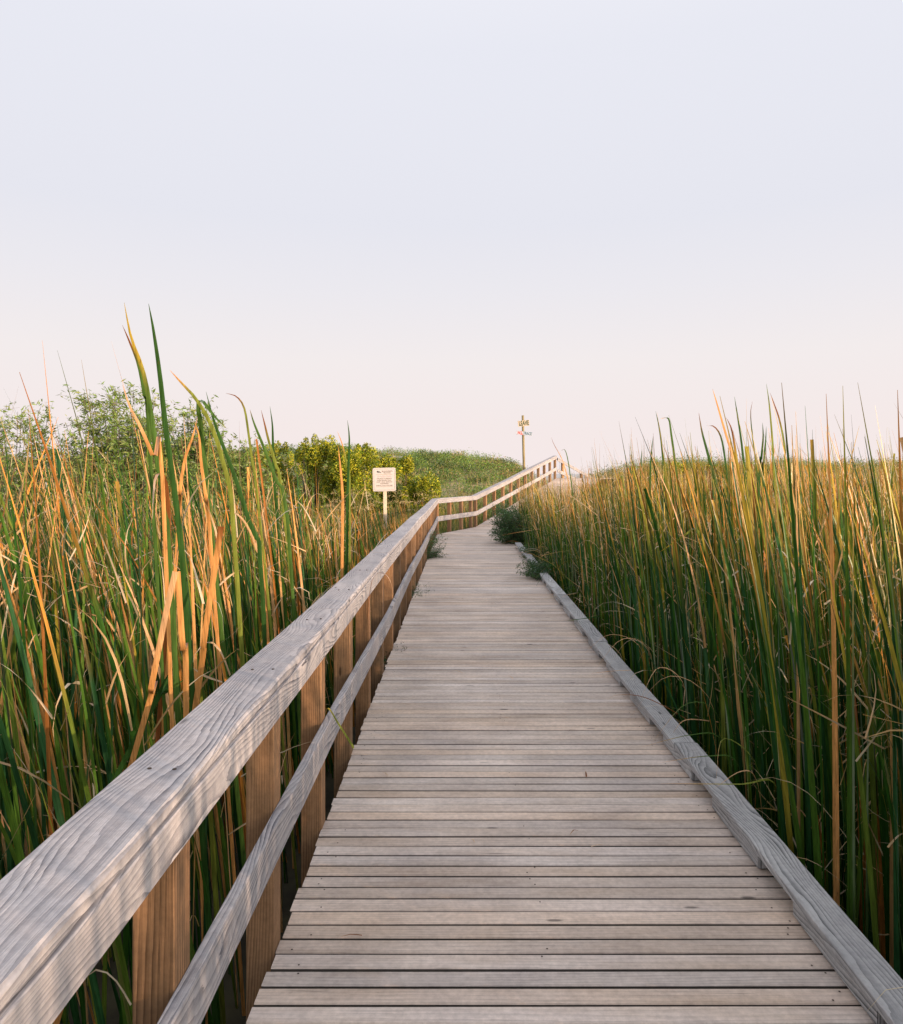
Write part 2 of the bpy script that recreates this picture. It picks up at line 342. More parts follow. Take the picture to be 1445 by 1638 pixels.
for i in range(len(ys) - 1):
    x0 = 1.395 + random.uniform(-.006, .006)
    kb.board((x0, ys[i] + .003, .103 + random.uniform(-.003, .003)), (1.395 + random.uniform(-.006, .006), ys[i + 1] - .003, .103), .142, .038, ch=.005, sub=4, warp=.0025)
kerb = kb.build('kerb_board', M_KERB, bw)
y = -2.4
while y < 17.5:
    k2 = MB(); k2.board((1.405, y, .042), (1.405, min(y + .60, 17.6), .042), .105, .083, ch=.004); k2.build('spacer_block', M_KERB, kerb); y += .955

# ---------------------------------------------------------------- railings
POSTW = .105
def railing(name, label, runs, posts, base):
    """runs: list of (P0, P1, inward) at deck level; boards lie on the inner (deck) side of the posts"""
    root = tag(empty(name, base), label, 'railing')
    capb, sb, mb_ = MB(), MB(), MB()
    for P0, P1, joints, i0, i1 in runs:
        d = (P1 - P0); L = d.length; hd = Vector((d.x, d.y, 0)).normalized(); R = perp(hd)
        cuts = [0] + joints + [L]
        z0 = 0; x0 = 0
        for k in range(len(cuts) - 1):
            last = k == len(cuts) - 2; z1 = 0 if last else random.uniform(-.012, .012); x1 = 0 if last else random.uniform(-.01, .01)
            g0 = 0 if k == 0 else .0015; g1 = 0 if last else .0015; dn = d.normalized()
            a = P0 + dn * (cuts[k] + g0); b = P0 + dn * (cuts[k + 1] - g1)
            c0 = i0 if k == 0 else 0; c1 = i1 if last else 0
            capb.board(a + Vector((0, 0, 1.031 + z0)) - R * (.08 - x0), b + Vector((0, 0, 1.031 + z1)) - R * (.08 - x1), .19, .038, ch=.009, sub=5, warp=.002, cut0=c0, cut1=c1)
            sb.board(a + Vector((0, 0, .960 + z0)) - R * (.0 - x0), b + Vector((0, 0, .960 + z1)) - R * (.0 - x1), .036, .104, ch=.003, sub=5, warp=.001, cut0=c0, cut1=c1)
            z0, x0 = z1, x1
        cuts2 = [0] + [min(L - .3, max(.3, j + .05)) for j in joints] + [L]; z0 = x0 = 0
        for k in range(len(cuts2) - 1):
            last = k == len(cuts2) - 2; z1 = random.uniform(-.018, .018); x1 = random.uniform(-.008, .008); dn = d.normalized()
            a = P0 + dn * (cuts2[k] + (.0015 if k else 0)); b = P0 + dn * (cuts2[k + 1] - (0 if last else .0015))
            mb_.board(a + Vector((0, 0, .455 + z0)) - R * (-.001 - x0), b + Vector((0, 0, .455 + (0 if last else z1))) - R * (-.001 - x1), .038, .145, ch=.004, sub=5, warp=.0015, cut0=i0 if k == 0 else 0, cut1=i1 if last else 0)
            z0, x0 = (random.uniform(-.006, .006) + z1), x1
    for q, hd in posts:
        for sx in (-.03, .03):
            c = q - perp(hd) * (.075 + random.uniform(-.01, .01)) + perp(hd) * sx + hd * random.uniform(-.015, .015) + Vector((0, 0, 1.0525)); capb.cyl(c - Vector((0, 0, .006)), c, .0055, .0055, 8, mat=1)
    capb.build('top_rail', [M_RAIL, M_NAIL], root); sb.build('side_board', M_RAIL, root); mb_.build('middle_rail', M_RAIL, root)
    for q, hd in posts:
        R = perp(hd); pm = MB(); c = q - R * (.022 + POSTW / 2); gz = float(ground(c.x, c.y))
        w_ = POSTW
        pm.board((c.x, c.y, gz - .3), (c.x + random.uniform(-.004, .004), c.y, q.z + 1.0105), w_, POSTW, up=(hd.x, hd.y, 0), ch=.004)
        pm.build('post', M_POST, root)
    return root
inx = Vector((.0, 0, 0))
P0 = Vector((-.68, -2.2, 0)); A1 = Vector((-.68, A.y, 0)); off = perp(HD) * .02; B1 = Vector((B.x, B.y, 0)) + off; C1 = Cc + off
hy = Vector((0, 1, 0)); posts = []
yy = 2.80 - .955 * 5
while yy < 21.4: posts.append((Vector((-.68, yy, 0)), hy)); yy += .955
j1 = [4.05 + 2.2, 6.9 + 2.2, 9.75 + 2.2, 12.6 + 2.2, 15.5 + 2.2, 18.35 + 2.2]
tn = math.tan(math.radians(11.23))
for s in (.1, 1.05, 2.0, 2.85): posts.append((A1 + HD * s + Vector((0, 0, 0)), HD))
r1 = railing('railing', 'long weathered railing with lit posts along the level left side of the boardwalk',
             [(P0, A1, j1, 0, -tn), (A1, B1, [], tn, 0)], posts, (-.68, 9, 0))
posts = []; s = .12
while s < RL - .2: posts.append((B1 + HD * s + Vector((0, 0, s * slope)), HD)); s += .93
posts.append((C1 - HD * .06 - Vector((0, 0, .06 * slope)), HD))
r2 = railing('railing', 'pinkish lit railing climbing the ramp beside the pole with two boards', [(B1 + HD * .003, C1, [3.6, 7.2], 0, 0)], posts, tuple(B1))
st = C1 + perp(HD2) * .0 + Vector((0, 0, -.10)); en = st + HD2 * 6.0 + Vector((0, 0, -2.3)); posts = []
for k in range(5):
    q = st.lerp(en, (.45 + 1.25 * k) / 6.0); posts.append((q, HD2))
r3 = railing('railing', 'short railing dropping to the right beyond the crest of the ramp', [(st + HD2 * .06, en, [3.0], 0, 0)], posts, tuple(st))

# ---------------------------------------------------------------- signs
def text_mesh(txt, size, depth, font_scale_x=1.0, shear=0.0, spacing=1.0, bold=.012):
    cu = bpy.data.curves.new('t', 'FONT'); cu.body = txt; cu.size = size; cu.extrude = depth; cu.align_x = 'CENTER'; cu.align_y = 'CENTER'; cu.shear = shear; cu.space_character = spacing; cu.offset = size * bold
    o = bpy.data.objects.new('t', cu); sc.collection.objects.link(o); bpy.context.view_layer.update()
    me = bpy.data.meshes.new_from_object(o.evaluated_get(bpy.context.evaluated_depsgraph_get())); bpy.data.objects.remove(o)
    me.transform(Matrix.Diagonal((font_scale_x, 1, 1, 1))); return me
def rrect(wd, ht, r, n=5):
    pts = []
    for cx, cy, a0 in ((wd / 2 - r, ht / 2 - r, 0), (-wd / 2 + r, ht / 2 - r, 90), (-wd / 2 + r, -ht / 2 + r, 180), (wd / 2 - r, -ht / 2 + r, 270)):
        for k in range(n + 1):
            a = math.radians(a0 + 90 * k / n); pts.append((cx + r * math.cos(a), cy + r * math.sin(a)))
    return pts
def prism(pts, z0, z1):
    n = len(pts); me = bpy.data.meshes.new('prism')
    me.from_pydata([(x, y, z0) for x, y in pts] + [(x, y, z1) for x, y in pts], [], [tuple(range(n))[::-1], tuple(range(n, 2 * n))] + [(i, (i + 1) % n, n + (i + 1) % n, n + i) for i in range(n)]); return me
def ringprism(p1, p2, z0, z1):
    n = len(p1); me = bpy.data.meshes.new('ring'); V = [(x, y, z) for z in (z0, z1) for P in (p1, p2) for x, y in P]; Fs = []
    for i in range(n):
        j = (i + 1) % n; Fs += [(2 * n + i, 2 * n + j, 3 * n + j, 3 * n + i), (i, j, 2 * n + j, 2 * n + i), (n + j, n + i, 3 * n + i, 3 * n + j)]
    me.from_pydata(V, [], Fs); return me
def face_mat(c, tilt=0, yaw=0):      # local x right, y up, z toward the camera (-Y)
    return Matrix.Translation(c) @ Matrix.Rotation(yaw, 4, 'Z') @ Matrix.Rotation(math.radians(90), 4, 'X') @ Matrix.Rotation(tilt, 4, 'Z')
def put(name, me, m, parent, mt):
    me.transform(Matrix.Translation([-c for c in parent.location]) @ m); me.materials.append(mt)
    o = bpy.data.objects.new(name, me); sc.collection.objects.link(o); o.parent = parent; return o
def put_sub(name, me, m, part, mt):
    me.transform(Matrix.Translation([-c for c in part.parent.location]) @ m); me.materials.append(mt)
    o = bpy.data.objects.new(name, me); sc.collection.objects.link(o); o.parent = part; return o
Zs = 19.0; cs = Vector(pix(615, 767, Zs)); SWD, SHT = 36.5 * Zs / F, 37.5 * Zs / F
sr = tag(empty('warning_sign', (cs.x, Zs, float(ground(cs.x, Zs)))), 'square cream beach warning sign with a small dark bird on a wooden post', 'sign')
FM = face_mat(cs, math.radians(1.2), math.radians(6))
brd = put('sign_panel', prism(rrect(SWD, SHT, .045), -.004, 0), FM, sr, M_SIGN)
put_sub('border_line', ringprism(rrect(SWD * .905, SHT * .905, .03), rrect(SWD * .885, SHT * .885, .025), .0005, .002), FM, brd, M_EDGE)
U = SWD
for txt, y, hgt, wd, mt in (("SULLIVAN'S", .355, .07, .46, M_INK), ("ISLAND", .285, .05, .30, M_INK), ("WARNING", .13, .085, .62, M_PINK), ("STRONG CURRENTS", .035, .052, .66, M_INK), ("DEEP HOLES AND", -.04, .045, .60, M_INK),
                            ("SWIFT TIDES AROUND", -.11, .045, .68, M_INK), ("SANDBARS", -.18, .045, .36, M_INK), ("SWIM AT YOUR OWN RISK", -.262, .042, .72, M_INK)):
    me = text_mesh(txt, hgt * U * 1.35, .0008); xs = [v.co.x for v in me.vertices]; k = wd * U / (max(xs) - min(xs)); me.transform(Matrix.Diagonal((k, 1, 1, 1)))
    me.transform(Matrix.Translation((.13 * U if y > .2 else 0, y * U, .0015))); put_sub('lettering', me, FM, brd, mt)
for y in (.215, -.32): put_sub('rule_line', prism([(-.36 * U, y * U), (.36 * U, y * U), (.36 * U, (y + .012) * U), (-.36 * U, (y + .012) * U)], .0005, .002), FM, brd, M_EDGE)
bird = [(-.33, .335), (-.315, .365), (-.29, .385), (-.26, .375), (-.235, .355), (-.20, .358), (-.17, .33), (-.13, .295), (-.16, .285), (-.19, .295), (-.215, .325), (-.235, .31), (-.255, .305), (-.258, .268), (-.264, .268), (-.27, .305), (-.295, .315), (-.31, .335)]
put_sub('bird_emblem', prism([(x * U, y * U) for x, y in bird], .0005, .002), FM, brd, M_BLACK)
pb = MB(); gz = float(ground(cs.x, Zs)); px_ = cs.x + .005
pb.board((px_ + .03, Zs + .05, gz - .3), (px_, Zs + .05, cs.z + SHT / 2 - .03), .085, .075, up=(0, -1, 0), ch=.004); pb.build('post', M_BRD, sr)

Zp = 31.5; gzp = float(ground(3.0, Zp)); top = pix(836.6, 664.5, Zp); bot = pix(840, 772, Zp)
d_ = (top - bot) / (top[2] - bot[2]); foot = bot + d_ * (gzp - .3 - bot[2])
pr = tag(empty('sign_pole', (foot[0], Zp, gzp)), 'tall leaning wooden pole behind the ramp with two small hand-painted boards', 'sign pole')
pm = MB(); pm.cyl(foot, top, .058, .052, 12, bend=(-.02, 0, 0)); pm.build('pole', M_POLE, pr, smooth=True)
def board_sign(name, px, py, wpx, hpx, tilt, mt, pts=None):
    c = Vector(pix(px, py, Zp)) + Vector((0, -.075, 0)); u = Zp / F
    fm = face_mat(c, math.radians(tilt), math.radians(12)); o = put(name, prism([(x * u, y * u) for x, y in pts], -.012, 0), fm, pr, mt); return o, fm, u
b1, fm, u = board_sign('sign_board', 837.7, 677.3, 18, 10, 5, M_BRD, [(-9.2, -4.9), (9.0, -4.4), (9.5, 4.9), (-9.6, 4.4)])
me = text_mesh('LEAVE', 7.6 * u * 1.38, .002, bold=.035); xs = [v.co.x for v in me.vertices]; me.transform(Matrix.Diagonal((16.5 * u / (max(xs) - min(xs)), 1, 1, 1))); me.transform(Matrix.Translation((.3 * u, -.1 * u, .003)))
put_sub('lettering', me, fm, b1, M_GREEN)
b2, fm, u = board_sign('sign_board', 838.6, 693.3, 26, 6, -4.5, M_WHITE, [(-13.2, -2.8), (13.0, -2.9), (13.1, 2.8), (-12.9, 3.0)])
for txt, x, wdt, mt in (('NO', -7.6, 7.0, M_RED), ('TRACE', 5.2, 14.5, M_BLUE)):
    me = text_mesh(txt, 4.8 * u * 1.38, .002, shear=.15, bold=.03); xs = [v.co.x for v in me.vertices]; me.transform(Matrix.Diagonal((wdt * u / (max(xs) - min(xs)), 1, 1, 1))); me.transform(Matrix.Translation((x * u, 0, .003)))
    put_sub('lettering', me, fm, b2, mt)
th = np.linspace(0, 2 * math.pi, 13)[:-1]
put_sub('red_mark', prism([(-3.6 * u + 1.7 * u * math.cos(a) , -1.6 * u + 1.0 * u * math.sin(a)) for a in th], .001, .004), fm, b2, M_RED)

# ---------------------------------------------------------------- leaves and blades
GREEN = np.array([[.022, .080, .014], [.035, .12, .020], [.07, .16, .025], [.016, .062, .022], [.03, .11, .040], [.10, .19, .03]])
YG = np.array([[.12, .19, .03], [.18, .23, .04], [.30, .26, .04]])
DRY = np.array([[.72, .37, .14], [.68, .31, .08], [.72, .45, .25], [.36, .15, .04], [.60, .37, .16]])
PALE = np.array([[.66, .52, .38], [.60, .42, .24], [.5, .36, .2], [.62, .55, .42]])
GOLD = np.array([[.70, .38, .09], [.72, .33, .10], [.60, .42, .07], [.40, .36, .06], [.70, .44, .18], [.34, .15, .04]])  # dry reed tips, with the sunlit warmth of the tops put into the colour
def pick(pal, n): return pal[rng.integers(0, len(pal), n)] * rng.uniform(.8, 1.2, (n, 1))
def ribbons(name, P, L, Wd, az, lean, bend, face, c0, c1, tipstart, kink_t=None, kink_a=None, K=9, V3=True, twist=None, blunt=None, mats=(M_REED,), parent=None, curl_az=None):
    n = len(P); t = np.linspace(0, 1, K + 1); th = lean[:, None] + bend[:, None] * t[None] ** 2
    if kink_t is not None: th = th + kink_a[:, None] * np.clip((t[None] - kink_t[:, None]) * 12, 0, 1)
    d = np.stack([np.sin(th) * np.cos(az)[:, None], np.sin(th) * np.sin(az)[:, None], np.cos(th)], -1)
    step = d[:, :-1] * (L[:, None, None] / K); C = np.concatenate([np.zeros((n, 1, 3)), np.cumsum(step, 1)], 1) + P[:, None]
    fa = face[:, None] + (0 if twist is None else twist[:, None] * t[None])
    S = np.stack([np.cos(fa), np.sin(fa), np.zeros_like(fa)], -1) if fa.shape[1] > 1 else np.repeat(np.stack([np.cos(fa), np.sin(fa), np.zeros_like(fa)], -1), K + 1, 1)
    S = S - d * (S * d).sum(-1, keepdims=True); S /= np.linalg.norm(S, axis=-1, keepdims=True) + 1e-9
    Nn = np.cross(S, d)
    wp = (1 - t ** 2.6) * .94 + .06
    if blunt is not None: wp = np.where(blunt[:, None], .9 + 0 * t[None], wp[None])
    else: wp = np.repeat(wp[None], n, 0)
    hw = (Wd[:, None] * wp / 2)[..., None]
    rows = [C - S * hw, C + S * hw] if not V3 else [C - S * hw, C + Nn * hw * .35, C + S * hw]
    R = len(rows); V = np.stack(rows, 2).reshape(-1, 3)
    tt = np.clip((t[None] - tipstart[:, None]) / .18, 0, 1)[..., None]
    col = c0[:, None] * (1 - tt) + c1[:, None] * tt; col = np.repeat(col[:, :, None], R, 2).reshape(-1, 3)
    base = (np.arange(n) * (K + 1) * R)[:, None, None] + (np.arange(K) * R)[None, :, None] + np.arange(R - 1)[None, None]
    Q = np.stack([base, base + 1, base + R + 1, base + R], -1).reshape(-1, 4)
    ro = rng.uniform(0, 90, n)
    uvu = np.broadcast_to((t[None] * L[:, None])[:, :, None] + ro[:, None, None], (n, K + 1, R)); uvv = np.broadcast_to(np.linspace(0, 1, R)[None, None] + ro[:, None, None], (n, K + 1, R))
    me = np_mesh(name, V, Q, col, np.stack([uvu, uvv], -1).reshape(-1, 2))
    return me
def reed_points(x0, x1, y0, y1, dens, minlat=.32, side='R'):
    n = int((x1 - x0) * (y1 - y0) * dens); x = rng.uniform(x0, x1, n); y = rng.uniform(y0, y1, n)
    # clumped
    cx = vnoise(x, y, .38, 5); keep = rng.uniform(0, 1, n) < .15 + 1.35 * cx * cx + .3 * vnoise(x, y, 1.4, 6)
    x, y = x[keep], y[keep]; dist, lat = walk_lat(x, y)
    k = (dist > minlat) & ((lat > W) if side == 'R' else (lat < 0)); return x[k], y[k], dist[k]
def smooth(v): v = np.clip(v, 0, 1); return v * v * (3 - 2 * v)
def reed_set(x, y, topz, spread, wid, green_f, dry_f, leanaz, leanmean, golden=False, broken=.12, K=9, V3=True, name='reed_bed', maxlean=None):
    n = len(x); g = ground(x, y); L = np.maximum(.35, topz + rng.normal(0, spread, n) - g) * 1.05
    short = rng.uniform(0, 1, n) < .22; L = np.where(short, L * rng.uniform(.35, .85, n), L)
    az = leanaz + rng.normal(0, .95, n); lean = np.abs(rng.normal(leanmean, .05, n)); bend = np.abs(rng.normal(.16, .20, n))
    wd_, wl_ = walk_lat(x, y); flip = (wl_ < 0) & (wd_ < 1.4) & (np.cos(az) > 0); az = np.where(flip, math.pi - az, az)      # lean away from the rail
    bend = np.where(y < 3, np.minimum(bend, .22), bend)
    kt = np.where(rng.uniform(0, 1, n) < broken, rng.uniform(.45, .92, n), 2.0); ka = rng.uniform(.8, 2.4, n); kt = np.where((y < 7) & (walk_lat(x, y)[0] < 1.0) & (kt < .85), 2.0, kt); kt = np.where((y < 4) | ((y < 8) & (kt < .86)), 2.0, kt)
    r = rng.uniform(0, 1, n); c0 = np.where((r < green_f)[:, None], pick(GREEN, n), np.where((r < 1 - dry_f)[:, None], pick(YG, n), pick(DRY, n)))
    tipc = pick(GOLD if golden else DRY, n); tips = np.where(rng.uniform(0, 1, n) < (.80 if golden else .4), rng.uniform(.66, .95, n) if golden else rng.uniform(.62, .95, n), 3.0)
    Wd = wid * rng.uniform(.55, 1.25, n)
    dead_thin = rng.uniform(0, 1, n) < .10; Wd = np.where(dead_thin, Wd * .35, Wd); L = np.where(dead_thin, L * .86, L); bend = np.where(dead_thin, bend + np.abs(rng.normal(.5, .5, n)), bend)
    P = np.stack([x, y, g - .05], -1)
    return ribbons(name, P, L, Wd, az, lean, bend, rng.uniform(0, 3.14, n), c0, tipc, tips, kt, ka, K=K, V3=V3, twist=rng.normal(0, 1.0, n), blunt=rng.uniform(0, 1, n) < .025)
def join(meshes, name):
    """concatenate numpy-made meshes into one"""
    Vs, Qs, Cs, Us, o = [], [], [], [], 0
    for me in meshes:
        nv = len(me.vertices); v = np.empty(nv * 3, np.float32); me.vertices.foreach_get('co', v); q = np.empty(len(me.loops), np.int32); me.loops.foreach_get('vertex_index', q)
        c = np.empty(nv * 4, np.float32); me.color_attributes['Col'].data.foreach_get('color', c); u = np.empty(len(me.loops) * 2, np.float32)
        if me.uv_layers: me.uv_layers[0].data.foreach_get('uv', u)
        Vs.append(v.reshape(-1, 3)); Qs.append(q.reshape(-1, 4) + o); Cs.append(c.reshape(-1, 4)[:, :3]); Us.append(u.reshape(-1, 2)); o += nv; bpy.data.meshes.remove(me)
    me = np_mesh(name, np.concatenate(Vs), np.concatenate(Qs), np.concatenate(Cs)); uv = me.uv_layers.new(name='UVMap'); uv.data.foreach_set('uv', np.concatenate(Us).ravel()); return me

def litter(x0, x1, y0, y1, n, zlo, zhi, side):
    x, y, ds = reed_points(x0, x1, y0, y1, n / ((x1 - x0) * (y1 - y0)), .12 if side == 'R' else .3, side); n = len(x)
    z = rng.uniform(zlo, zhi, n) ** 1.0; L = rng.uniform(.12, .6, n)
    return ribbons('l', np.stack([x, y, z], -1), L, rng.uniform(.003, .012, n), rng.uniform(0, 6.28, n), rng.uniform(.1, 1.3, n), rng.normal(.8, 1.2, n), rng.uniform(0, 3.14, n), pick(PALE, n), pick(PALE, n), np.full(n, .5), K=6, V3=False, twist=rng.normal(0, 1.5, n))
# right reed bed
def topR(x, y, dist):
    near = 1.0 - smooth((y - 6) / 9); z = 1.30 + .50 * smooth((dist - .6) / 3.5)
    z = np.maximum(z, 1.30 + .42 * near + .1 * smooth((dist - .6) / 3)); z = z - .28 * smooth((y - 19) / 5) * (1 - smooth((dist - 1.5) / 4)) + .22 * smooth((y - 26) / 8)
    z = z + .12 * smooth((y - 28) / 8) + .34 * (vnoise(x, y, .9, 21) - .5) + .20 * (vnoise(x, y, 2.6, 22) - .5) - .12 * smooth((y - 19) / 4) * (1 - smooth((dist - 1.5) / 3))
    return z
ms = []
for (a, b, c, d, dn, wd, K, V3) in ((1.6, 2.5, -2.5, 8, 330, .027, 9, True), (2.5, 5, -2, 10, 140, .027, 9, True), (1.6, 2.5, 8, 21.5, 300, .021, 8, False), (2.5, 6, 10, 24, 110, .022, 8, False),
                             (5, 14, 2, 24, 30, .022, 7, False), (1.6, 7, 21, 34, 75, .016, 7, False), (7, 30, 22, 40, 10, .03, 6, False), (14, 30, 8, 24, 8, .03, 6, False)):
    x, y, ds = reed_points(a, b, c, d, dn, .20)
    ms.append(reed_set(x, y, topR(x, y, ds), .19, wd, .84 if a < 2 else .58, .06 if a < 2 else .29, math.radians(150), .03, golden=True, K=K, V3=V3))
ms.append(litter(1.6, 2.6, .5, 22, 8000, -.4, 1.3, 'R')); ms.append(litter(3, 9, 5, 26, 5000, .9, 1.7, 'R'))
tag(link('reed_bed', join(ms, 'reed_bed'), None, [M_REED]), 'dense green cattail reeds with golden tops right of the boardwalk', 'reeds', kind='stuff')
# left reed bed
def topL(x, y, dist):
    z = 1.86 - 1.12 * smooth((y - 3.5) / 9.0) - .1 * smooth((y - 12) / 8); return z - .12 * (1 - smooth(dist / .8)) + .10 * smooth((dist - 1.0) / 3.5) * smooth((y - 5) / 8) * (1 - smooth((y - 14) / 6))
ms = []
for (a, b, c, d, dn, wd, K, V3) in ((-2.2, -.98, -2.5, 1.6, 90, .027, 9, True), (-2.2, -.98, 2.6, 8, 300, .024, 9, True), (-5, -2.2, -2, 10, 150, .025, 9, True), (-2.4, -.98, 8, 21, 190, .027, 8, False), (-7, -2.4, 8, 20, 60, .027, 8, False),
                             (-16, -5, 1, 20, 22, .024, 7, False), (-2.5, 2, 21, 27, 90, .012, 6, False), (-14, -2.5, 20, 26, 35, .014, 6, False)):
    x, y, ds = reed_points(a, b, c, d, dn, .34, side='L')
    ms.append(reed_set(x, y, topL(x, y, ds), .22, wd, .64, .18, math.radians(172), .15, K=K, V3=V3, broken=.16))
ms.append(litter(-2.6, -.98, 2.5, 9, 1500, -.2, 1.5, 'L')); ms.append(litter(-5, -2.4, 3, 9, 700, .6, 1.7, 'L'))
tag(link('reed_bed', join(ms, 'reed_bed'), None, [M_REED]), 'cattail reeds mixed green and orange left of the railing', 'reeds', kind='stuff')

# individual tall cattails standing out of the beds -----------------------------------------
def bez_leaf(pts, wd, c0, c1, tipstart=.7, K=14, face=None, blunt=False, wend=None):
    """leaf along a smooth curve through pts (base first)"""
    P = np.array(pts, float); s = np.linspace(0, 1, K + 1) * (len(P) - 1); out = []
    Pe = np.vstack([2 * P[0] - P[1], P, 2 * P[-1] - P[-2]])
    for v in s:
        i = min(int(v), len(P) - 2); f = v - i; a, b, c, d = Pe[i], Pe[i + 1], Pe[i + 2], Pe[i + 3]
        out.append(.5 * (2 * b + (c - a) * f + (2 * a - 5 * b + 4 * c - d) * f * f + (3 * b - a - 3 * c + d) * f ** 3))
    C = np.array(out); T = np.gradient(C, axis=0); T /= np.linalg.norm(T, axis=1)[:, None]
    fv = np.array([1, .25, 0]) if face is None else np.array(face, float); S = fv - T * (T @ fv)[:, None]; S /= np.linalg.norm(S, axis=1)[:, None]; Nn = np.cross(S, T)
    t = np.linspace(0, 1, K + 1); wp = np.full(K + 1, .95) if blunt else (1 - t ** 3) * .95 + .05; hw = (wd * wp / 2)[:, None]
    V = np.stack([C - S * hw, C + Nn * hw * .3, C + S * hw], 1).reshape(-1, 3)
    tt = np.clip((t - tipstart) / .2, 0, 1)[:, None]; col = np.repeat((np.array(c0) * (1 - tt) + np.array(c1) * tt), 3, 0)
    b = (np.arange(K) * 3)[:, None] + np.arange(2)[None]; Q = np.stack([b, b + 1, b + 4, b + 3], -1).reshape(-1, 4)
    return V, Q, col
def plant(name, leaves, base, label, cat, group=None):
    Vs, Qs, Cs, o = [], [], [], 0
    for V, Q, c in leaves: Vs.append(V - np.array(base)); Qs.append(Q + o); Cs.append(c); o += len(V)
    V = np.concatenate(Vs); me = np_mesh(name, V, np.concatenate(Qs), np.concatenate(Cs), uv=np.stack([V[:, 2] + V[:, 0], V[:, 0] * 40], -1)); me.materials.append(M_REED)
    ob = bpy.data.objects.new(name, me); sc.collection.objects.link(ob); ob.location = base; return tag(ob, label, cat, group)
g1, g2, yg, yl, orn, tan_, brn, pale = (.035, .10, .025), (.07, .15, .035), (.20, .25, .05), (.42, .32, .05), (.66, .34, .13), (.68, .44, .26), (.22, .085, .03), (.62, .5, .42)
def pl(Z, wpx, c0, c1, ts, pts, blunt=False):
    """leaf through photo pixels (tip first) standing at depth Z, continued to the ground"""
    q = [pix(x, y, Z + (i * .02)) for i, (x, y) in enumerate(pts)][::-1]
    a, b = q[0], q[1]; dirn = (a - b); g = float(ground(a[0], a[1]))
    if a[2] > g:
        k = (a[2] - g + .03) / max(.05, -dirn[2]); ex = a[0] + float(np.clip(dirn[0] * k, -.9, .9)); ex = min(ex, -1.0) if a[0] < 0 else max(ex, 1.62) if a[1] < 18 else ex
        q = [np.array([ex, a[1], g - .03])] + q
    return bez_leaf(q, .8 * wpx * Z / F, c0, c1, ts, blunt=blunt)
GRP_L, GRP_R = 'tall cattail leaves left of the railing', 'tall cattail leaves right of the boardwalk'
HL = [
 ('broad green cattail leaf with a dark tip, tallest in the left bed', [(3.0, 12, g1, g2, .9, [(238, 486), (246, 530), (256, 600), (266, 690), (285, 830), (300, 1000)])]),
 ('yellow and green cattail leaves at the left edge reaching for the sky', [(2.7, 11, g2, yl, .55, [(199, 484), (210, 540), (228, 590), (240, 650), (255, 760), (272, 900)]), (2.75, 7, g2, brn, .6, [(196, 520), (208, 548), (222, 585), (232, 640), (240, 720)])]),
 ('orange cattail leaf sloping down to the right at the left edge', [(2.6, 8, orn, tan_, .5, [(196, 615), (208, 650), (228, 690), (246, 735), (262, 800)])]),
 ('pair of long cattail leaves bent left with an orange tip', [(3.6, 9, yg, orn, .72, [(272, 592), (290, 612), (315, 640), (340, 685), (362, 760), (375, 860)]), (3.65, 9, g2, tan_, .9, [(362, 684), (345, 668), (322, 640), (318, 660), (330, 760)])]),
 ('thin cattail leaf with a drooping left tip above the willow', [(4.4, 5, yg, brn, .6, [(361, 629), (378, 634), (390, 650), (396, 680), (404, 740), (415, 820)])]),
 ('dark green cattail leaf leaning left in front of the willow', [(3.8, 9, g1, g2, .92, [(330, 627), (340, 665), (352, 700), (375, 760), (400, 840), (420, 930)])]),
 ('short straight dark cattail leaf pointing up beside the yellow bush', [(5.2, 6, g1, g1, .9, [(432, 650), (436, 680), (437, 715), (440, 790), (446, 860)])]),
 ('green cattail leaf with a brown tip curving left', [(4.7, 7, g2, brn, .85, [(400, 655), (407, 678), (422, 715), (440, 765), (462, 850)])]),
 ('cattail leaf with a rusty tip beside a dark green one', [(5.0, 6, yg, brn, .6, [(418, 656), (424, 680), (430, 705), (440, 740), (455, 820)])]),
 ('pair of narrow cattail leaves crossing the bush left of the sign', [(6.4, 6, g1, g2, .9, [(556, 672), (559, 700), (558, 740), (556, 800), (555, 880)]), (6.4, 4, yg, orn, .6, [(540, 690), (548, 712), (555, 745), (560, 800)])]),
 ('wide orange dead cattail leaf with a dark brown tip', [(3.0, 12, orn, brn, .78, [(354, 842), (347, 890), (336, 960), (326, 1030), (316, 1110)], True)]),
 ('pale orange blunt dead leaf leaning right in the left corner', [(2.5, 12, orn, tan_, .5, [(281, 914), (268, 970), (254, 1040), (240, 1110), (228, 1162)], True)]),
 ('blunt orange dead leaf standing upright beside the leaning one', [(2.6, 12, orn, orn, .9, [(284, 914), (288, 970), (293, 1040), (298, 1110)], True)]),
 ('curled brown cattail leaf folded over at its top', [(2.7, 9, brn, pale, .62, [(244, 830), (246, 790), (249, 764), (258, 757), (266, 775), (270, 830), (270, 920), (266, 1010)])]),
 ('green leaf lying across the dead leaves in the left corner', [(2.75, 11, g1, g2, .6, [(302, 1084), (280, 1096), (262, 1110), (245, 1130)])]),
 ('orange cattail leaves crossing in a narrow V shape', [(3.4, 7, orn, tan_, .8, [(316, 668), (308, 700), (296, 735), (288, 790), (284, 870)]), (3.4, 7, orn, orn, .8, [(312, 676), (319, 700), (322, 740), (330, 800), (338, 880)])]),
 ('upright orange cattail leaf left of the warning sign', [(6.0, 6, orn, orn, .9, [(541, 712), (545, 750), (548, 790), (548, 850)])]),
 ('dry tan leaf arching to the right over dark green reeds', [(4.0, 5, tan_, pale, .6, [(354, 818), (368, 817), (386, 828), (400, 850), (412, 885), (420, 940)])]),
]
for lab, lv in HL:
    L_ = [pl(*a) for a in lv]; b = L_[0][0][1]; plant('cattail', L_, (float(b[0]), float(b[1]), float(b[2])), lab, 'cattail', GRP_L)
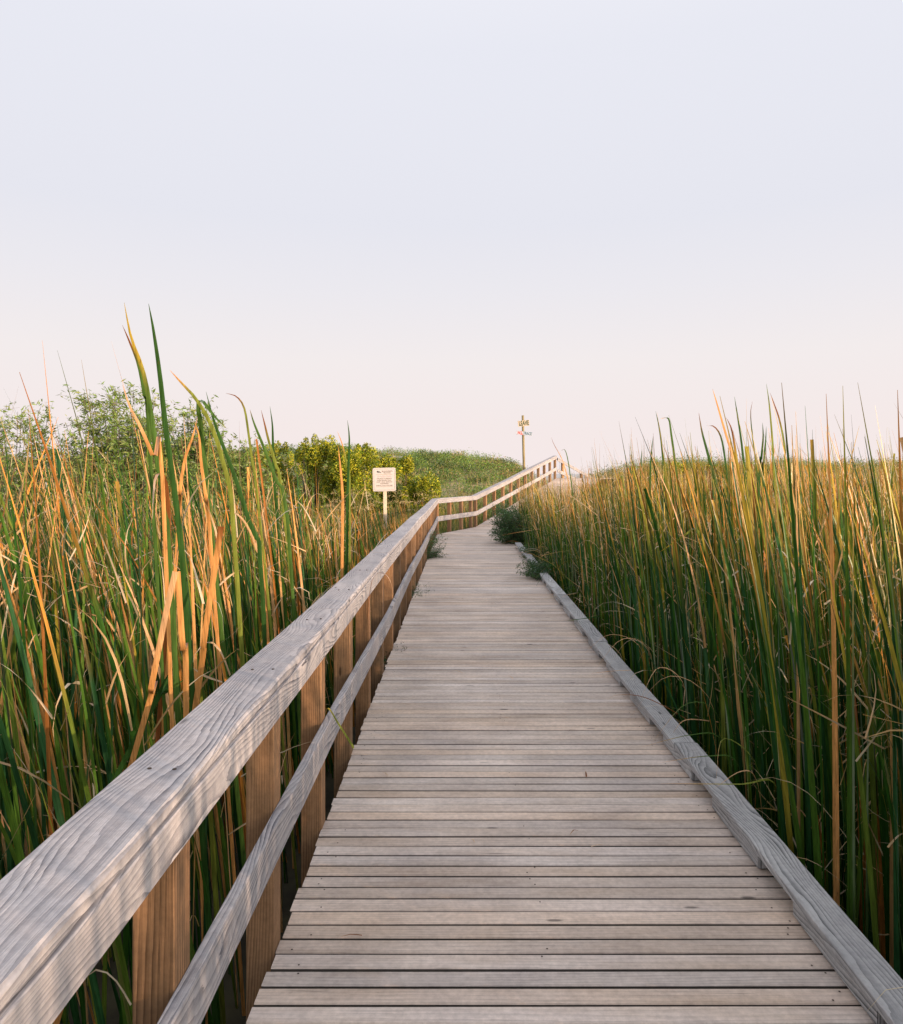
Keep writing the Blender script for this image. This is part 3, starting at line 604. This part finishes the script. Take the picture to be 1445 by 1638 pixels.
HR = [
 ('tall thick green cattail leaf with a rusty tip right of the ramp', [(6.2, 8, g1, brn, .78, [(1118, 660), (1123, 690), (1131, 720), (1142, 760), (1152, 800), (1160, 860)])]),
 ('long salmon pink cattail leaf bent left, tallest of the right bed', [(5.6, 7, tan_, orn, .5, [(1140, 622), (1147, 645), (1160, 690), (1172, 730), (1182, 780), (1190, 860)])]),
 ('straight green cattail leaf with a pointed tip left of the pink one', [(7.0, 5, g1, g1, .9, [(1049, 658), (1054, 680), (1059, 715), (1063, 770), (1066, 850)])]),
 ('green cattail leaf folded over to the left near its tip', [(7.0, 5, g2, orn, .8, [(1057, 670), (1066, 668), (1071, 673), (1074, 695), (1078, 722), (1086, 780)])]),
 ('short dark cattail leaf poking up left of the folded one', [(8.0, 4, g1, g1, .9, [(1045, 698), (1043, 718), (1041, 745), (1040, 790)])]),
 ('smallest dark cattail leaf on the skyline right of the ramp', [(9.0, 4, g1, g1, .9, [(1027, 718), (1026, 735), (1025, 755), (1024, 800)])]),
 ('green cattail leaf with a thin tip right of the pink one', [(5.4, 6, g1, g2, .9, [(1175, 634), (1180, 665), (1186, 705), (1192, 760), (1200, 830)])]),
 ('wiry cattail leaf with a wavy brown tip', [(5.6, 3.5, g1, brn, .7, [(1204, 642), (1201, 660), (1203, 690), (1208, 730), (1215, 790), (1220, 850)])]),
 ('green cattail leaf at the right end leaning left', [(4.6, 5, yg, g2, .8, [(1226, 613), (1230, 640), (1233, 670), (1237, 720), (1242, 800)])]),
 ('brown cattail leaf at the right end sloping down', [(4.6, 5, yg, brn, .5, [(1232, 628), (1240, 650), (1248, 675), (1256, 720), (1262, 800)])]),
 ('pair of short upright green leaves near the right end', [(5.2, 6, g1, g1, .9, [(1220, 676), (1221, 700), (1218, 735), (1214, 790)]), (5.2, 5, g1, g1, .9, [(1226, 682), (1225, 705), (1222, 740), (1220, 800)])]),
 ('orange dry cattail leaves crossing at the right end', [(4.7, 6, orn, tan_, .7, [(1241, 710), (1236, 740), (1230, 775), (1226, 830)])]),
 ('arching cattail leaf with a hair-thin tip bent left', [(5.9, 5, g1, brn, .6, [(1130, 681), (1142, 682), (1152, 695), (1158, 720), (1164, 770), (1168, 840)])]),
 ('dark brown and yellow cattail leaf behind the green ones', [(5.7, 7, yl, brn, .55, [(1162, 668), (1170, 685), (1175, 710), (1180, 745), (1190, 800), (1198, 860)])]),
 ('thin pink leaf curving up in front of the ramp railing', [(13, 2.0, tan_, brn, .6, [(882, 699), (886, 710), (896, 728), (903, 745), (910, 775), (912, 820)])]),
 ('green leaf with a hooked tip in front of the ramp crest', [(12, 2.4, g2, brn, .8, [(898, 721), (903, 719), (907, 728), (911, 750), (916, 790), (918, 830)])]),
 ('cut pale green blade standing in the right corner', [(4.9, 9, (.06, .17, .09), g1, .9, [(1128, 1036), (1130, 1060), (1133, 1100), (1136, 1180)], True)]),
 ('broken green stalk with a white cut end in the right corner', [(4.6, 8, g2, (.3, .4, .2), .95, [(1162, 1006), (1168, 1040), (1173, 1090), (1178, 1180)], True)]),
 ('broad green blade rising behind the kerb in the right corner', [(4.1, 8, g1, g2, .8, [(1241, 900), (1234, 950), (1228, 1010), (1222, 1100), (1216, 1190)])]),
 ('yellow green leaf bent low across the right bed', [(5.5, 6, yg, yl, .7, [(1054, 884), (1072, 872), (1098, 854), (1112, 846), (1122, 862), (1126, 900)])]),
]
for lab, lv in HR:
    L_ = [pl(*a) for a in lv]; b = L_[0][0][1]; plant('cattail', L_, (float(b[0]), float(b[1]), float(b[2])), lab, 'cattail', GRP_R)
# dry leaves lying over the kerb and the deck
def lay(pts, wd, c0, c1, label):
    l = bez_leaf(pts, wd, c0, c1, .6, face=(.3, 1, .2)); b = pts[0]; plant('fallen_leaf', [l], tuple(b), label, 'leaf', 'dry leaves bent over the boardwalk')
def kp(x, y, h): Z = F * (EYE - h) / (y - PY); return pix(x, y, Z)
lay([kp(1098, 1150, .12), kp(1060, 1128, .17), kp(1022, 1113, .14), kp(985, 1112, .05), kp(972, 1120, .006)], .008, brn, tan_, 'thin brown leaf curling over the kerb onto the planks')
lay([kp(1150, 1155, .12), kp(1100, 1151, .2), kp(1080, 1168, .14), kp(1070, 1192, .03)], .009, tan_, brn, 'tan leaf hooked over the kerb at the bottom right')
lay([kp(960, 986, .14), kp(930, 990, .16), kp(907, 993, .03)], .02, g1, g2, 'green leaf lying flat across the kerb')
lay([kp(1010, 1072, .15), kp(985, 1073, .15), kp(945, 1077, .02)], .007, tan_, orn, 'straight thin straw poking over the kerb')
lay([kp(930, 943, .2), kp(912, 941, .25), kp(896, 948, .15), kp(884, 962, .02)], .012, g1, tan_, 'hooked green leaf drooping onto the deck')
lay([kp(925, 948, .2), kp(900, 955, .17), kp(888, 972, .03)], .008, tan_, brn, 'brown leaf drooping beside the hooked green one')
for i in range(26):
    y = random.uniform(2.6, 16.5); x = 1.60; h = random.uniform(.2, .55); r_ = random.uniform(.25, .6)
    P = [(x, y, -.1), (x - .05, y + random.uniform(-.1, .1), h * .8), (x - r_ * .5, y + random.uniform(-.15, .15), h), (x - r_, y + random.uniform(-.2, .2), max(.02 if x - r_ < 1.3 else .14, h * random.uniform(.3, .7)))]
    c_ = random.choice((tan_, tan_, g2, yg, pale)); l = bez_leaf(P, random.uniform(.007, .017), c_, tan_, .7, face=(.3, 1, .2)); plant('bent_leaf', [l], P[0], 'thin blade arching from the right reeds over the kerb', 'leaf', 'thin blades arching over the kerb')
for i in range(16):
    x = random.uniform(-.55, 1.25); y = 1.8 + 12 * random.random() ** 1.3; a = random.uniform(0, 6.28); l_ = random.uniform(.03, .11)
    P = [(x, y, .004), (x + math.cos(a) * l_ * .5, y + math.sin(a) * l_ * .5, .008 + random.uniform(0, .012)), (x + math.cos(a) * l_, y + math.sin(a) * l_, .005)]
    plant('leaf_scrap', [bez_leaf(P, random.uniform(.004, .010), random.choice((tan_, brn, pale)), tan_, .7, face=(math.sin(a), -math.cos(a), .1), K=4)], P[0], 'tiny dry leaf scrap lying on the planks', 'leaf', 'dry leaf scraps on the deck')
def on_rail(pts, wd, c0, c1, label, cat='leaf'):
    l = bez_leaf(pts, wd, c0, c1, .6, face=(.3, 1, .2)); plant('bent_leaf', [l], tuple(pts[0]), label, cat)
on_rail([pix(588, 990, 5.4), pix(592, 945, 5.1), pix(600, 920, 4.9), pix(614, 917, 4.7), pix(624, 928, 4.6), pix(630, 950, 4.6)], .008, brn, tan_, 'thin tan leaf looping over the side of the top rail')
on_rail([pix(566, 1196, 3.05), pix(556, 1180, 3.0), pix(540, 1155, 2.98), pix(526, 1133, 2.95), pix(520, 1142, 3.05)], .012, yg, yl, 'yellow green leaf bent over the middle rail')

# ---------------------------------------------------------------- leafy crowns
def leaves_mesh(name, C, size, pal, elong=2.2, up=.3, droop=0, colf=None, sizevar=.4):
    n = len(C); d = rng.normal(0, 1, (n, 3)); d[:, 2] = d[:, 2] * .8 + up - droop; d /= np.linalg.norm(d, axis=1)[:, None]
    r = rng.normal(0, 1, (n, 3)); S = np.cross(d, r); S /= np.linalg.norm(S, axis=1)[:, None]
    s = (size * rng.uniform(1 - sizevar, 1 + sizevar, n))[:, None]; a = C - d * s * .5; b = C + d * s * .5; m_ = C
    hw = s / elong / 2
    V = np.stack([a, m_ + S * hw, b, m_ - S * hw], 1).reshape(-1, 3); Q = np.arange(n * 4).reshape(-1, 4)
    c = pal[rng.integers(0, len(pal), n)] * rng.uniform(.75, 1.25, (n, 1)); 
    if colf is not None: c = c * colf
    return np_mesh(name, V, Q, np.repeat(c, 4, 0), smooth=False)
def blob_pts(centres, radii, per, shell=.55):
    out = []
    for c, r, k in zip(centres, radii, per):
        v = rng.normal(0, 1, (k, 3)); v /= np.linalg.norm(v, axis=1)[:, None]; rr = rng.uniform(shell, 1.06, k)[:, None] ** .8
        out.append(np.array(c) + v * rr * np.array(r))
    return np.concatenate(out)
def branches(mb, root, tips, r0):
    for tp in tips:
        mid = [(root[i] * .45 + tp[i] * .55) for i in range(3)]; mid[2] -= .12 * (tp[2] - root[2])
        mb.cyl(root, mid, r0, r0 * .6, 6, bend=(random.uniform(-.05, .05), random.uniform(-.05, .05), 0)); mb.cyl(mid, tp, r0 * .6, r0 * .2, 5)
MYR = np.array([[.20, .27, .02], [.36, .38, .03], [.09, .15, .02], [.46, .43, .04]])
MYR2 = np.array([[.10, .15, .02], [.17, .21, .03], [.26, .27, .03]])
def bush(X, Y, top, rad, label, pal, n=9000, name='bush', group='yellow green bushes at the foot of the dune', lsize=.075, puffs=26):
    g = float(ground(X, Y)); H = top - g; cs_, rs, ks = [], [], []
    for i in range(puffs):
        a = random.uniform(0, 6.28); f = random.random() ** .6; hh = random.uniform(.18, .93)
        rr = rad * f * (1.05 - .55 * hh); pr = random.uniform(.16, .30) * (rad ** .5)
        cs_.append((X + math.cos(a) * rr, Y + math.sin(a) * rr, g + H * hh - pr * .5)); rs.append((pr, pr, pr * random.uniform(1.1, 1.7))); ks.append(int(n / puffs))
    for q in range(9): u_ = random.uniform(-.75, .75); cs_.append((X + u_ * rad, Y + random.uniform(-.6, .2) * rad, g + (top - g) * (1 - .35 * u_ * u_) - .24 - .25 * random.random())); rs.append((.13, .13, .30)); ks.append(int(n / puffs * .6))
    C = blob_pts(cs_, rs, ks); pc = np.repeat(np.array([random.uniform(.75, 1.25) for _ in ks]), ks)[:, None]
    root = tag(empty(name, (X, Y, g)), label, 'bush', group)
    link('crown', leaves_mesh('crown', C, lsize, pal, 1.9, .7, colf=pc), root, [M_LEAF])
    mb = MB(); branches(mb, (X, Y, g - .1), [cs_[i] for i in range(0, len(cs_), 3)], .035); mb.build('trunk', M_BARK, root, smooth=True)
    return root
bush(-6.9, 27.5, 3.05, 1.2, 'yellow green bush leftmost of the row, its top level with the dune', MYR, 15000, puffs=34)
bush(-5.35, 27.2, 3.25, 1.15, 'tallest yellow green bush with spiky upright sprays', MYR, 15000, puffs=34)
bush(-3.95, 26.5, 3.05, 1.35, 'broad yellow green bush just left of the warning sign', MYR, 20000, puffs=46)
bush(-2.35, 27.5, 2.55, 1.1, 'yellow green bush behind the right edge of the warning sign', MYR, 20000, puffs=42)
bush(-1.35, 26.6, 1.72, 1.0, 'low yellow green bush spreading right of the warning sign', MYR, 15000, puffs=36)
bush(-3.1, 25.2, 1.15, .9, 'low dark bush directly behind the warning sign', MYR2, 8000)
bush(-8.6, 27, 2.6, 1.1, 'bush half hidden behind the tall left reeds', MYR2, 9000)
for i, (px, py, Z, r, lab) in enumerate(((1085, 738, 31, .9, 'low bush rising from the golden reeds right of the folded leaf'), (1128, 741, 32, .9, 'low yellow green bush in the middle of the right skyline'), (1165, 735, 31, .8, 'yellow green bush behind the thick green cattail leaf'),
                                 (1225, 742, 33, 1.0, 'low dark green bush near the right end of the skyline'), (1015, 745, 36, 1.1, 'low olive bush on the skyline nearest the ramp'))):
    P = pix(px, py, Z); bush(float(P[0]), Z, float(P[2]), r, lab, MYR2 if i in (3, 4) else MYR, 6500, group='bushes behind the right reeds')

# willow shrubs on the left, airy with narrow leaves on arching twigs
WIL = np.array([[.17, .27, .06], [.22, .32, .09], [.12, .21, .05], [.28, .33, .13]])
def willow(X, Y, top, rad, label, nst=46, seedy=0):
    g = float(ground(X, Y)); root = tag(empty('willow_shrub', (X, Y, g)), label, 'shrub', 'willow shrubs behind the left reeds'); tw = MB(); C = []
    for i in range(nst):
        a = random.uniform(0, 6.28); f = math.sqrt(random.random()); H = (top - g) * (1 - .42 * f * f) * random.uniform(.80, 1.03)
        bx, by = X + math.cos(a) * rad * .25 * f, Y + math.sin(a) * rad * .25 * f; tx, ty = X + math.cos(a) * rad * f, Y + math.sin(a) * rad * .8 * f
        tw.cyl((bx, by, g), (tx, ty, g + H), .012, .003, 4, bend=(-math.cos(a) * .25 * f, -math.sin(a) * .2 * f, .1))
        for j in range(26):
            u = random.uniform(.35, 1.0); bp_ = np.array((bx + (tx - bx) * u - math.cos(a) * .25 * f * math.sin(math.pi * u), by + (ty - by) * u, g + H * u + .1 * math.sin(math.pi * u)))
            dv = np.array((random.gauss(0, 1), random.gauss(0, 1), random.gauss(.55, .5))); dv /= np.linalg.norm(dv); ln = random.uniform(.22, .55)
            tw.cyl(tuple(bp_), tuple(bp_ + dv * ln), .0035, .0015, 3)
            k = random.randint(9, 16); q = rng.uniform(.1, 1.05, (k, 1)); C.append(bp_ + dv * ln * q + rng.normal(0, .028, (k, 3)))
    C = np.concatenate(C); link('crown', leaves_mesh('crown', C, .10, WIL, 4.2, .2), root, [M_LEAF]); tw.build('trunk', M_BARK, root); return root
willow(-6.6, 14.2, 3.62, 1.5, 'airy pale green willow shrub standing behind the reeds at the far left', 95)
willow(-5.35, 14.4, 3.35, .95, 'willow shrub with an open feathery top right of the taller one', 60)
willow(-4.35, 15.2, 2.50, .9, 'lower willow shrub fading into the reeds above the railing', 50)
willow(-8.9, 14.6, 3.5, 1.6, 'willow shrub at the outer left edge of the marsh', 50)

# dune scrub and grass ----------------------------------------------------------------------
SCR = np.array([[.13, .24, .055], [.18, .28, .06], [.09, .20, .06], [.25, .32, .08]])
SCD = np.array([[.38, .28, .14], [.32, .30, .10], [.40, .27, .18], [.26, .30, .09]])
def scrub(name, x0, x1, y0, y1, n, label, per=110, rmin=.22, rmax=.95, dryf=.12, dark=1.0):
    x = rng.uniform(x0, x1, n); y = rng.uniform(y0, y1, n); d, lat = walk_lat(x, y); k = (d > .8) & (vnoise(x, y, 3.2, 31) < .74); x, y = x[k], y[k]; g = ground(x, y); n = len(x)
    r = rng.uniform(rmin, rmax, n) * (.6 + .8 * vnoise(x, y, 4, 9)); cent = np.stack([x, y, g + r * .35], -1)
    v = rng.normal(0, 1, (n, per, 3)); v /= np.linalg.norm(v, axis=-1, keepdims=True); v[..., 2] = np.abs(v[..., 2]) * .9 - .1; v *= rng.uniform(.5, 1.08, (n, per, 1))
    C = (cent[:, None] + v * r[:, None, None] * np.array([1, 1, .95])).reshape(-1, 3)
    dry = np.repeat(rng.uniform(0, 1, n) < dryf + .45 * (vnoise(x, y, 5, 4) > .62), per); f = dark * np.repeat(rng.uniform(.45, 1.35, n), per)[:, None]
    pal = np.where(dry[:, None], SCD[rng.integers(0, 4, len(C))], SCR[rng.integers(0, 4, len(C))]) * f
    me = leaves_mesh(name, C, .11, np.ones((1, 3)), 3.2, .75, colf=pal); return tag(link(name, me, None, [M_LEAF]), label, 'scrub', kind='stuff')
scrub('dune_scrub', -22, 4.3, 29, 56, 2300, 'soft green scrub covering the dune left of the ramp')
scrub('dune_scrub', -20, 4.0, 45, 54, 75, 'taller rounded scrub along the ridge of the left dune', per=420, rmin=.45, rmax=.95, dryf=.3)
scrub('dune_scrub', -20, 4.0, 31, 52, 130, 'darker leafier scrub scattered over the left dune', per=420, rmin=.4, rmax=.9, dryf=-.6, dark=.5)
scrub('dune_scrub', 9.8, 42, 38, 57, 1300, 'low green scrub on the dune right of the ramp', per=80)
scrub('dune_scrub', 4.6, 8.5, 36, 40, 10, 'small patch of scrub behind the crest of the ramp', per=120, rmin=.2, rmax=.35)
def grass(name, x0, x1, y0, y1, n, h, wd, label, dryf, side=None, lo=.25):
    x = rng.uniform(x0, x1, n); y = rng.uniform(y0, y1, n); d, lat = walk_lat(x, y); k = d > lo
    x, y = x[k], y[k]; n = len(x); g = ground(x, y); L = h * rng.uniform(.5, 1.2, n); r = rng.uniform(0, 1, n)
    c0 = np.where((r < dryf)[:, None], pick(np.array([[.50, .38, .20], [.42, .30, .14], [.45, .40, .2]]), n), pick(np.array([[.12, .19, .05], [.18, .24, .07], [.22, .26, .09]]), n))
    me = ribbons(name, np.stack([x, y, g], -1), L, wd * rng.uniform(.6, 1.3, n), rng.uniform(0, 6.28, n), np.abs(rng.normal(.12, .1, n)), np.abs(rng.normal(.6, .5, n)), rng.uniform(0, 3.14, n), c0, pick(np.array([[.5, .4, .22], [.3, .28, .1]]), n), rng.uniform(.4, 1, n), K=5, V3=False)
    return tag(link(name, me, None, [M_GRASS]), label, 'grass', kind='stuff')
grass('dune_grass', -14, 4.5, 19, 34, 16000, 1.25, .012, 'fine pale grass between the railing and the bushes', .12)
grass('dune_grass', -20, 4.3, 34, 57, 8000, .7, .016, 'short grass mixed with the scrub on the left dune', .45)
grass('dune_grass', 4.5, 42, 30, 57, 16000, .75, .018, 'short grass on the dune right of the ramp', .45)
grass('dune_grass', -6, 8, 56, 90, 5000, .4, .02, 'thin grass on the seaward side of the dune', .5)
# seed-head grasses in front of the bushes
def seed_grass(name, pts, label):
    Ls = []
    for (x, y, top) in pts:
        if float(walk_lat(np.array([x]), np.array([y]))[0][0]) < .35: continue
        g = float(ground(x, y)); s = random.choice((-1, 1)); b = np.array([x, y, g]); H = top - g; q = [b, b + [.03 * s, 0, H * .6], b + [.10 * s, 0, H * .93], b + [.24 * s, 0, H], b + [.36 * s, 0, H * .93]]
        Ls.append(bez_leaf(q, .008, (.3, .28, .12), (.5, .42, .26), .6))
        for k in range(16):
            f = random.uniform(0, 1); c = np.array(q[2]) * (1 - f) + np.array(q[4]) * f + [0, 0, .06 * math.sin(f * 3.1)]; e = c + np.array([random.gauss(.03 * s, .03), random.gauss(0, .03), random.gauss(-.02, .03)]); Ls.append(bez_leaf([c, (c + e) / 2, e], .010, (.52, .44, .27), (.6, .5, .33), .5, K=2))
    plant(name, Ls, tuple(Ls[0][0][1]), label, 'grass')['kind'] = 'stuff'
seed_grass('seed_grass', [(-2.9 + random.uniform(-1.2, 3.2), 21.5 + random.uniform(-1.5, 3.0), random.uniform(.75, 1.4)) for _ in range(70)], 'nodding seed heads of grass below the bushes')
seed_grass('seed_grass', [(random.uniform(2.2, 6), random.uniform(17, 25), random.uniform(1.0, 1.55)) for _ in range(90)], 'pale seed heads among the golden reed tops beside the ramp')

# feathery plants growing onto the deck -------------------------------------------------------
FEA = np.array([[.035, .075, .028], [.05, .10, .035], [.03, .065, .03]])
def feathery(name, X, Y, g, stems, H, spread, az0, label, cat='plant', n=22, leafs=.035, pal=FEA):
    root = tag(empty(name, (X, Y, g)), label, cat); tw = MB(); C = []
    for i in range(stems):
        a = az0 + random.gauss(0, .8); l = random.uniform(.5, 1) * spread; h = random.uniform(.25, 1.0) * H
        b = np.array((X + random.uniform(-.12, .12), Y + random.uniform(-.25, .25), g)); e = b + np.array((math.cos(a) * l, math.sin(a) * l, h)); m_ = b * .45 + e * .55 + [0, 0, h * .18]
        tw.cyl(tuple(b), tuple(m_), .005, .0035, 4); tw.cyl(tuple(m_), tuple(e), .0035, .0012, 4)
        for k in range(n):
            f = random.uniform(.2, 1); c = b + (m_ - b) * f * 2 if f < .5 else m_ + (e - m_) * (f - .5) * 2; dv = rng.normal(0, 1, 3); dv[2] = abs(dv[2]) * .7; dv /= np.linalg.norm(dv)
            C.append(c + dv * rng.uniform(0, .13, (6, 1)) + rng.normal(0, .01, (6, 3)))
    if name == 'weed' and H < .5: tw.cyl((X - .3, Y - .3, g), (X + .1, Y + .3, g), .004, .004, 4)
    link('foliage', leaves_mesh('foliage', np.concatenate(C), leafs, pal, 5, .4), root, [M_LEAF]); tw.build('stem', M_BARK, root); return root
feathery('weed', 1.6, 15.4, -.1, 30, .35, .3, math.radians(190), 'small weed leaning on the kerb just short of its far end', 'plant', n=14, leafs=.045, pal=FEA * 1.5)
feathery('overhanging_bush', 1.62, 18.9, -.3, 170, 1.3, .85, math.radians(170), 'dark feathery bush spilling onto the deck where the kerb ends', 'bush', n=26, leafs=.055, pal=FEA * 1.7)
feathery('weed', -.80, 15.6, -.2, 46, .75, .42, math.radians(-10), 'feathery green weed growing through the railing onto the left of the deck', 'plant', n=20, leafs=.04, pal=FEA * 1.5)
feathery('weed', 1.5, 12.6, -.05, 60, .36, .5, math.radians(190), 'grey green creeper lying over the kerb', 'plant', n=14, leafs=.045, pal=FEA * 1.6)
feathery('weed', -.78, 10.9, -.15, 18, .25, .25, math.radians(0), 'small sprig at the left edge of the planks short of the feathery weed', 'plant', n=10, leafs=.03, pal=FEA * 1.4)
feathery('weed', -.80, 7.3, -.3, 14, .35, .22, math.radians(0), 'small dark sprig between the posts at the left edge of the planks', 'plant', n=8, leafs=.035, pal=FEA)
lay([(1.43, 18.1, .10), (1.25, 18.15, .12), (.98, 18.2, .03)], .04, brn, brn, 'dark stick lying at the end of the kerb under the bush')
